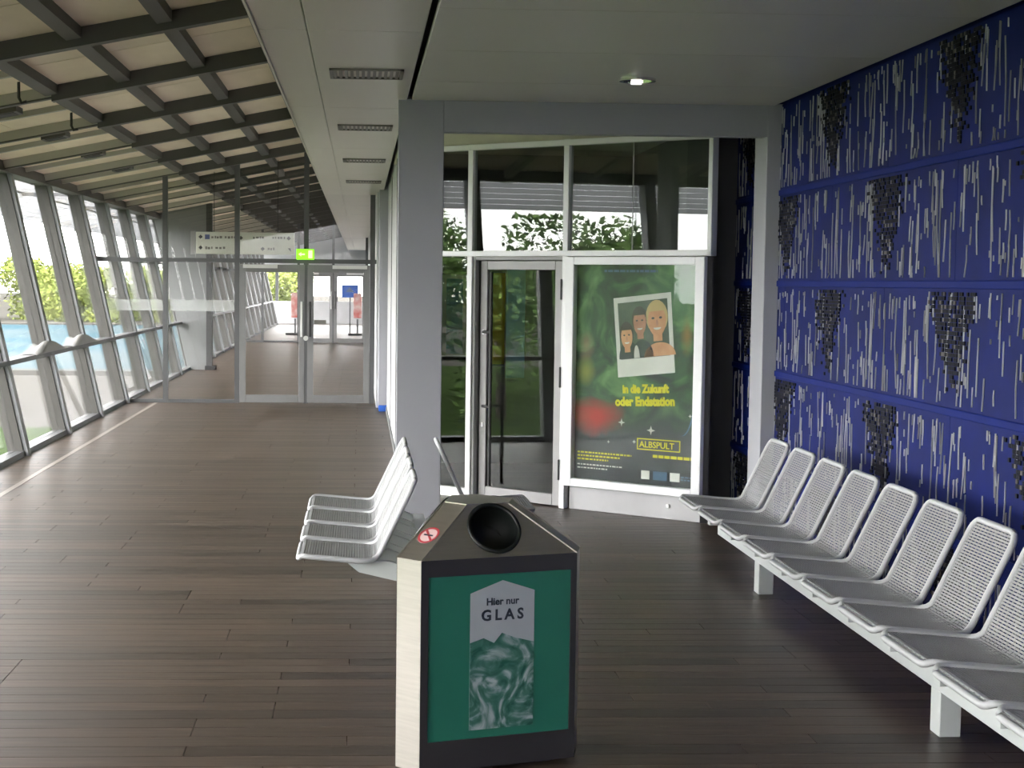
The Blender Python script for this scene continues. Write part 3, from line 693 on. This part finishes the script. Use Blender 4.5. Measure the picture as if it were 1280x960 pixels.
def half_w(s):
    for d in (s, SL - s):
        if d < CR: return HW - CR + math.sqrt(max(CR * CR - (CR - d) ** 2, 0))
    return HW
# walk the loop with extra points along the long sides
def dens(lp):
    out = []
    for i, p in enumerate(lp):
        q = lp[(i + 1) % len(lp)]; n = max(1, int(math.hypot(q[0] - p[0], q[1] - p[1]) / .022))
        for k in range(n): out.append((p[0] + (q[0] - p[0]) * k / n, p[1] + (q[1] - p[1]) * k / n))
    return out
ang = []
for (s0, w0, a) in ((CR, -HW + CR, 270), (CR, HW - CR, 180), (SL - CR, HW - CR, 90), (SL - CR, -HW + CR, 0)):
    for k in range(7):
        an = math.radians(a - 90 * k / 6); ang.append((s0 + CR * math.cos(an), w0 + CR * math.sin(an)))
rim_me = MB().tube([P(*q) for q in dens(ang)], .0135, 8, closed=True, up=(0, 1, 0)).mesh('rim', M['rim'], True)
wm = MB(); s = .014
def strip(p0, p1, nrm, hw, th):
    d = (p1 - p0).normalized(); t = d.cross(nrm).normalized() * hw; h = nrm * th
    i = len(wm.v); wm.v += [tuple(q) for q in (p0 - t - h, p0 + t - h, p0 + t + h, p0 - t + h, p1 - t - h, p1 + t - h, p1 + t + h, p1 - t + h)]
    wm.f += [(i, i + 1, i + 5, i + 4), (i + 1, i + 2, i + 6, i + 5), (i + 2, i + 3, i + 7, i + 6), (i + 3, i, i + 4, i + 7)]
while s < SL - .012:
    h = half_w(s) - .004; t = (P(s + .004, 0) - P(s - .004, 0)).normalized(); nr = Vector((0, 1, 0)).cross(t)
    strip(P(s, -h), P(s, h), nr, .0042, .0022); s += .0125
for k in range(-5, 6):
    w = k * .042; pts = [SL * i / 26 for i in range(27)]
    for a, b in zip(pts, pts[1:]):
        if min(half_w(a), half_w(b)) > abs(w) or (.03 < a and b < SL - .03):
            t = (P(b, 0) - P(a, 0)).normalized(); strip(P(a, w), P(b, w), Vector((0, 1, 0)).cross(t), .0022, .0022)
mesh_me = wm.mesh('wire_mesh', M['seat'])
def put_seat(par, x, y, flip):
    s = link('seat', rim_me, par, (x, y, 0), math.pi if flip else 0)
    link('wire_mesh', mesh_me, s, (x, y, 0), math.pi if flip else 0)
    return s

BR = thing('beam_bench', (2.3, 6.6, 0), 'row of light grey wire seats on a white beam along the blue wall', 'bench')
for k in range(10): put_seat(BR, 1.95, 8.89 - .514 * k, False)
bevel(MB().box(2.26, 2.345, 3.9, 9.42, .175, .325).build('beam', M['bench'], BR), .006)
for y in (8.46, 5.76):
    bevel(MB().box(2.26, 2.345, y - .05, y + .05, 0, .18).build('leg', M['bench'], BR), .004)
for k in range(10):
    y = 8.89 - .514 * k; MB().box(2.08, 2.36, y - .03, y + .03, .322, .44).build('seat_bracket', M['bench'], BR)
BL = thing('beam_bench', (.355, 8.1, 0), 'two-sided wire-seat bench on a beam in front of the portal pillar', 'bench')
for k in range(4): put_seat(BL, -.285, 7.30 + .514 * k, False)
put_seat(BL, 1.0, 8.84, True)
bevel(MB().box(.315, .395, 7.0, 9.25, .20, .33).build('beam', M['bench'], BL), .006)
for y in (7.3, 8.84): bevel(MB().box(.305, .405, y - .05, y + .05, 0, .21).build('leg', M['bench'], BL), .004)
for k in range(4):
    y = 7.30 + .514 * k
    for yy in (y - .16, y + .16):
        b = MB().prism([(-.05, yy - .02, .415), (.0, yy - .02, .375), (.32, yy - .02, .30), (.32, yy - .02, .36), (.15, yy - .02, .425), (-.05, yy - .02, .44)], (0, .04, 0)); b.build('seat_bracket', M['bench'], BL)
MB().prism([(.76, 8.82, .415), (.70, 8.82, .375), (.39, 8.82, .30), (.39, 8.82, .36), (.56, 8.82, .425), (.76, 8.82, .44)], (0, .04, 0)).build('seat_bracket', M['bench'], BL)

# ------------------------------------------------------------------ three-way recycling station
CA, CB = Vector((.218, 5.25, 0)), Vector((.790, 5.425, 0))
ce = (CB - CA).normalized(); cm = Vector((-ce.y, ce.x, 0)); CO = (CA + CB) / 2; CW = (CB - CA).length; CC = .115
def cp(a, b, z): return CO + ce * a + cm * b + Vector((0, 0, z))
def hexa(w, c, inset=0.0):
    S_ = w + 2 * c; h = S_ * math.sqrt(3) / 2; cb = (CW + 2 * CC) * .288675; b0 = cb - S_ * .288675
    pts = [(-w / 2, 0), (w / 2, 0), (S_ / 2 - c / 2, c * .866), (c / 2, h - c * .866), (-c / 2, h - c * .866), (-S_ / 2 + c / 2, c * .866)]
    pts = [Vector((x, y + b0)) for x, y in pts]
    if inset: pts = [Vector((0, cb)) + (p - Vector((0, cb))) * (1 - inset / cb) for p in pts]
    return pts
RB = thing('recycling_bin', tuple(cp(0, .24, 0)), 'three-sided steel recycling bin with pyramid hood and green GLAS sign', 'recycling bin')
ZE, ZTOP = .775, .945
ho = hexa(CW, CC); hi = hexa(CW, CC, .012); ht = hexa(.165, .105)
MB().prism([cp(p.x, p.y, .0) for p in hexa(CW, CC, .05)], (0, 0, .06)).build('plinth', M['rubber'], RB)
MB().prism([cp(p.x, p.y, .05) for p in hi], (0, 0, ZE - .06)).build('body', M['bin_frame'], RB)
def quadplate(nm, p, q, z0, z1, th, m, par=RB):
    d = (q - p).normalized(); nrm = Vector((d.y, -d.x)); a = [p, q, q - nrm * th, p - nrm * th]
    return bevel(MB().prism([cp(v.x, v.y, z0) for v in a], (0, 0, z1 - z0)).build(nm, m, par), .002, 1)
for i in (1, 3, 5): quadplate('corner_panel', ho[i], ho[(i + 1) % 6], .02, ZE, .014, M['steel'])
def facet_hole(P4, c, rad, nrm):
    pass
cen3 = cp(0, (CW + 2 * CC) * .288675, .5)
for i in range(6):
    a, b_, c, d = [ho[i], ho[(i + 1) % 6], ht[(i + 1) % 6], ht[i]]
    q = [cp(a.x, a.y, ZE), cp(b_.x, b_.y, ZE), cp(c.x, c.y, ZTOP), cp(d.x, d.y, ZTOP)]
    if i % 2 == 1:
        o = MB().poly(q).build('hood_corner', M['steel'], RB)
    else:
        mid = (q[0] + q[1]) / 2; top = (q[2] + q[3]) / 2; ex_ = (q[1] - q[0]).normalized(); ey = (top - mid).normalized(); nn = ex_.cross(ey); Hh = (top - mid).length
        c0 = mid + ey * Hh * .535; R_ = .094; n = 48
        poly2 = [((v - mid).dot(ex_), (v - mid).dot(ey)) for v in q]; c2 = (0, Hh * .535)
        def hit(an):
            dx, dy = math.cos(an), math.sin(an); best = 9
            for k in range(4):
                x1, y1 = poly2[k]; x2, y2 = poly2[(k + 1) % 4]; sx_, sy_ = x2 - x1, y2 - y1; den = dx * sy_ - dy * sx_
                if abs(den) < 1e-9: continue
                t = ((x1 - c2[0]) * sy_ - (y1 - c2[1]) * sx_) / den; u_ = ((x1 - c2[0]) * dy - (y1 - c2[1]) * dx) / den
                if t > 0 and -1e-6 <= u_ <= 1 + 1e-6: best = min(best, t)
            return best
        angs = sorted([2 * math.pi * k / n for k in range(n)] + [math.atan2(y - c2[1], x - c2[0]) % (2 * math.pi) for x, y in poly2])
        mb = MB(); N_ = len(angs)
        for an in angs:
            t = hit(an); r_ = min(R_, t - .003); di = ex_ * math.cos(an) + ey * math.sin(an)
            mb.v += [tuple(c0 + di * t), tuple(c0 + di * r_)]
        mb.f = [(2 * k, 2 * ((k + 1) % N_), 2 * ((k + 1) % N_) + 1, 2 * k + 1) for k in range(N_)]
        o = mb.build('hood_face', M['steel'], RB)
        # collar ring, tube and dark throat
        def circ(r, off): return [c0 + (ex_ * math.cos(2 * math.pi * k / n) + ey * math.sin(2 * math.pi * k / n)) * r + nn * off for k in range(n)]
        MB().tube(circ(R_ + .001, .003), .008, 6, closed=True, up=tuple(nn)).build('collar', M['rubber'], o, True)
        tb = MB(); A_, B_ = circ(R_, .002), circ(R_ * .93, -.13)
        tb.v = [tuple(v) for v in A_ + B_]; tb.f = [(k, (k + 1) % n, n + (k + 1) % n, n + k) for k in range(n)] + [tuple(range(n, 2 * n))]
        tb.build('throat_tube', M['rubber'], o, True)
    so_ = o.modifiers.new('thickness', 'SOLIDIFY'); so_.thickness = .003; so_.offset = -1
for a, b_ in zip(ho, ht): MB().tube([cp(a.x, a.y, ZE), cp(b_.x, b_.y, ZTOP)], .0035, 6).build('edge_trim', M['steel'], RB)
MB().prism([cp(p.x, p.y, ZTOP - .004) for p in ht], (0, 0, .008)).build('top_cap', M['steel'], RB)
# front frame, green board with its label
def green_mat(): return mat('green_sign_print', (.022, .165, .115), .4, nscale=3)
def glassy_mat():
    m = bpy.data.materials.new('broken_glass_print'); m.use_nodes = True; nt = m.node_tree; L = nt.links.new; p = nt.nodes['Principled BSDF']; p.inputs['Roughness'].default_value = .4
    tc = nt.nodes.new('ShaderNodeTexCoord'); n1 = nt.nodes.new('ShaderNodeTexNoise'); n1.inputs['Scale'].default_value = 9; n1.inputs['Distortion'].default_value = 2.5; n1.inputs['Detail'].default_value = 4; L(tc.outputs['Object'], n1.inputs['Vector'])
    r = nt.nodes.new('ShaderNodeValToRGB'); e = r.color_ramp.elements; e[0].position = .36; e[0].color = (.008, .085, .06, 1); e[1].position = .66; e[1].color = (.36, .42, .45, 1); q = e.new(.5); q.color = (.06, .17, .14, 1)
    L(n1.outputs['Fac'], r.inputs[0]); L(r.outputs[0], p.inputs['Base Color']); return m
for i in (0, 2, 4):
    p, q = ho[i], ho[(i + 1) % 6]; d = (q - p).normalized(); nr = Vector((d.y, -d.x))
    fr_ = MB()
    def fb(s0, s1, z0, z1, th0, th1):
        a = p + d * s0; b_ = p + d * s1; pts = [a + nr * th1, b_ + nr * th1, b_ - nr * th0, a - nr * th0]; fr_.prism([cp(v.x, v.y, z0) for v in pts], (0, 0, z1 - z0))
    fb(0, CW, .715, ZE, .014, 0); fb(0, CW, .02, .125, .014, 0); fb(0, .028, .125, .715, .014, 0); fb(CW - .022, CW, .125, .715, .014, 0)
    pan = fr_.build('side_frame', M['bin_frame'], RB)
    fr_ = MB(); fb(.026, CW - .020, .120, .717, .012, -.006); bd = fr_.build('sign_board', green_mat() if i == 0 else M['bin_frame'], RB)
p, q = ho[0], ho[1]
def bp(a, z, n): return cp(a, -n, z)
lb = thing  # (label sheet is a flat print on the board)
LM = Matrix(((ce.x, 0, -cm.x, CO.x), (ce.y, 0, -cm.y, CO.y), (0, 1, 0, 0), (0, 0, 0, 1)))
l0, l1 = -.112, .135; lc = (l0 + l1) / 2
sheet = MB().prism([bp(a, z, -.0055) for a, z in ((l0, .155), (l1, .155), (l1, .648), (lc, .690), (l0, .648))], -cm * .001).build('label_sheet', mat('label_paper', (.40, .43, .47), .5, nscale=6), bd if False else RB)
MB().prism([bp(a, z, -.0044) for a, z in ((l0, .155), (l1, .155), (l1, .46), (.06, .48), (.01, .50), (-.02, .465), (-.06, .485), (l0, .47))], -cm * .0008).build('label_picture', glassy_mat(), sheet)
text('lettering', 'Hier nur', .036, LM @ Matrix.Translation((lc, .603, -.0042)), M['ink'], sheet, bold=.0010, align='CENTER')
text('lettering', 'GLAS', .054, LM @ Matrix.Translation((lc, .548, -.0042)), M['ink'], sheet, bold=.0016, spacing=1.45, align='CENTER')
# no-smoking sticker on the narrow hood corner facing the windows
i = 5; a, b_, c, d = [ho[5], ho[0], ht[0], ht[5]]
q = [cp(a.x, a.y, ZE), cp(b_.x, b_.y, ZE), cp(c.x, c.y, ZTOP), cp(d.x, d.y, ZTOP)]
mid = (q[0] + q[1]) / 2; top = (q[2] + q[3]) / 2; ex_ = (q[1] - q[0]).normalized(); ey = (top - mid).normalized(); nn = ex_.cross(ey); c0 = mid + ey * (top - mid).length * .42
st = MB().prism([c0 + (ex_ * math.cos(t) + ey * math.sin(t)) * .042 + nn * .0005 for t in [2 * math.pi * k / 32 for k in range(32)]], nn * .001).build('sticker', M['pink'], RB)
tag(st, label='round pink no-smoking sticker')
R1 = MB()
for k in range(32):
    t0, t1 = 2 * math.pi * k / 32, 2 * math.pi * (k + 1) / 32
    E_ = lambda r, t: c0 + (ex_ * math.cos(t) + ey * math.sin(t)) * r + nn * .0018
    R1.poly([E_(.033, t0), E_(.042, t0), E_(.042, t1), E_(.033, t1)])
F_ = lambda x, y: c0 + ex_ * x + ey * y + nn * .0021
R1.poly([F_(-.028, .020), F_(-.022, .026), F_(.028, -.020), F_(.022, -.026)])
R1.build('ban_ring', M['red'], st)
MB().poly([F_(-.022, -.004), F_(.020, -.004), F_(.020, .004), F_(-.022, .004)]).build('cigarette_mark', M['ink'], st)
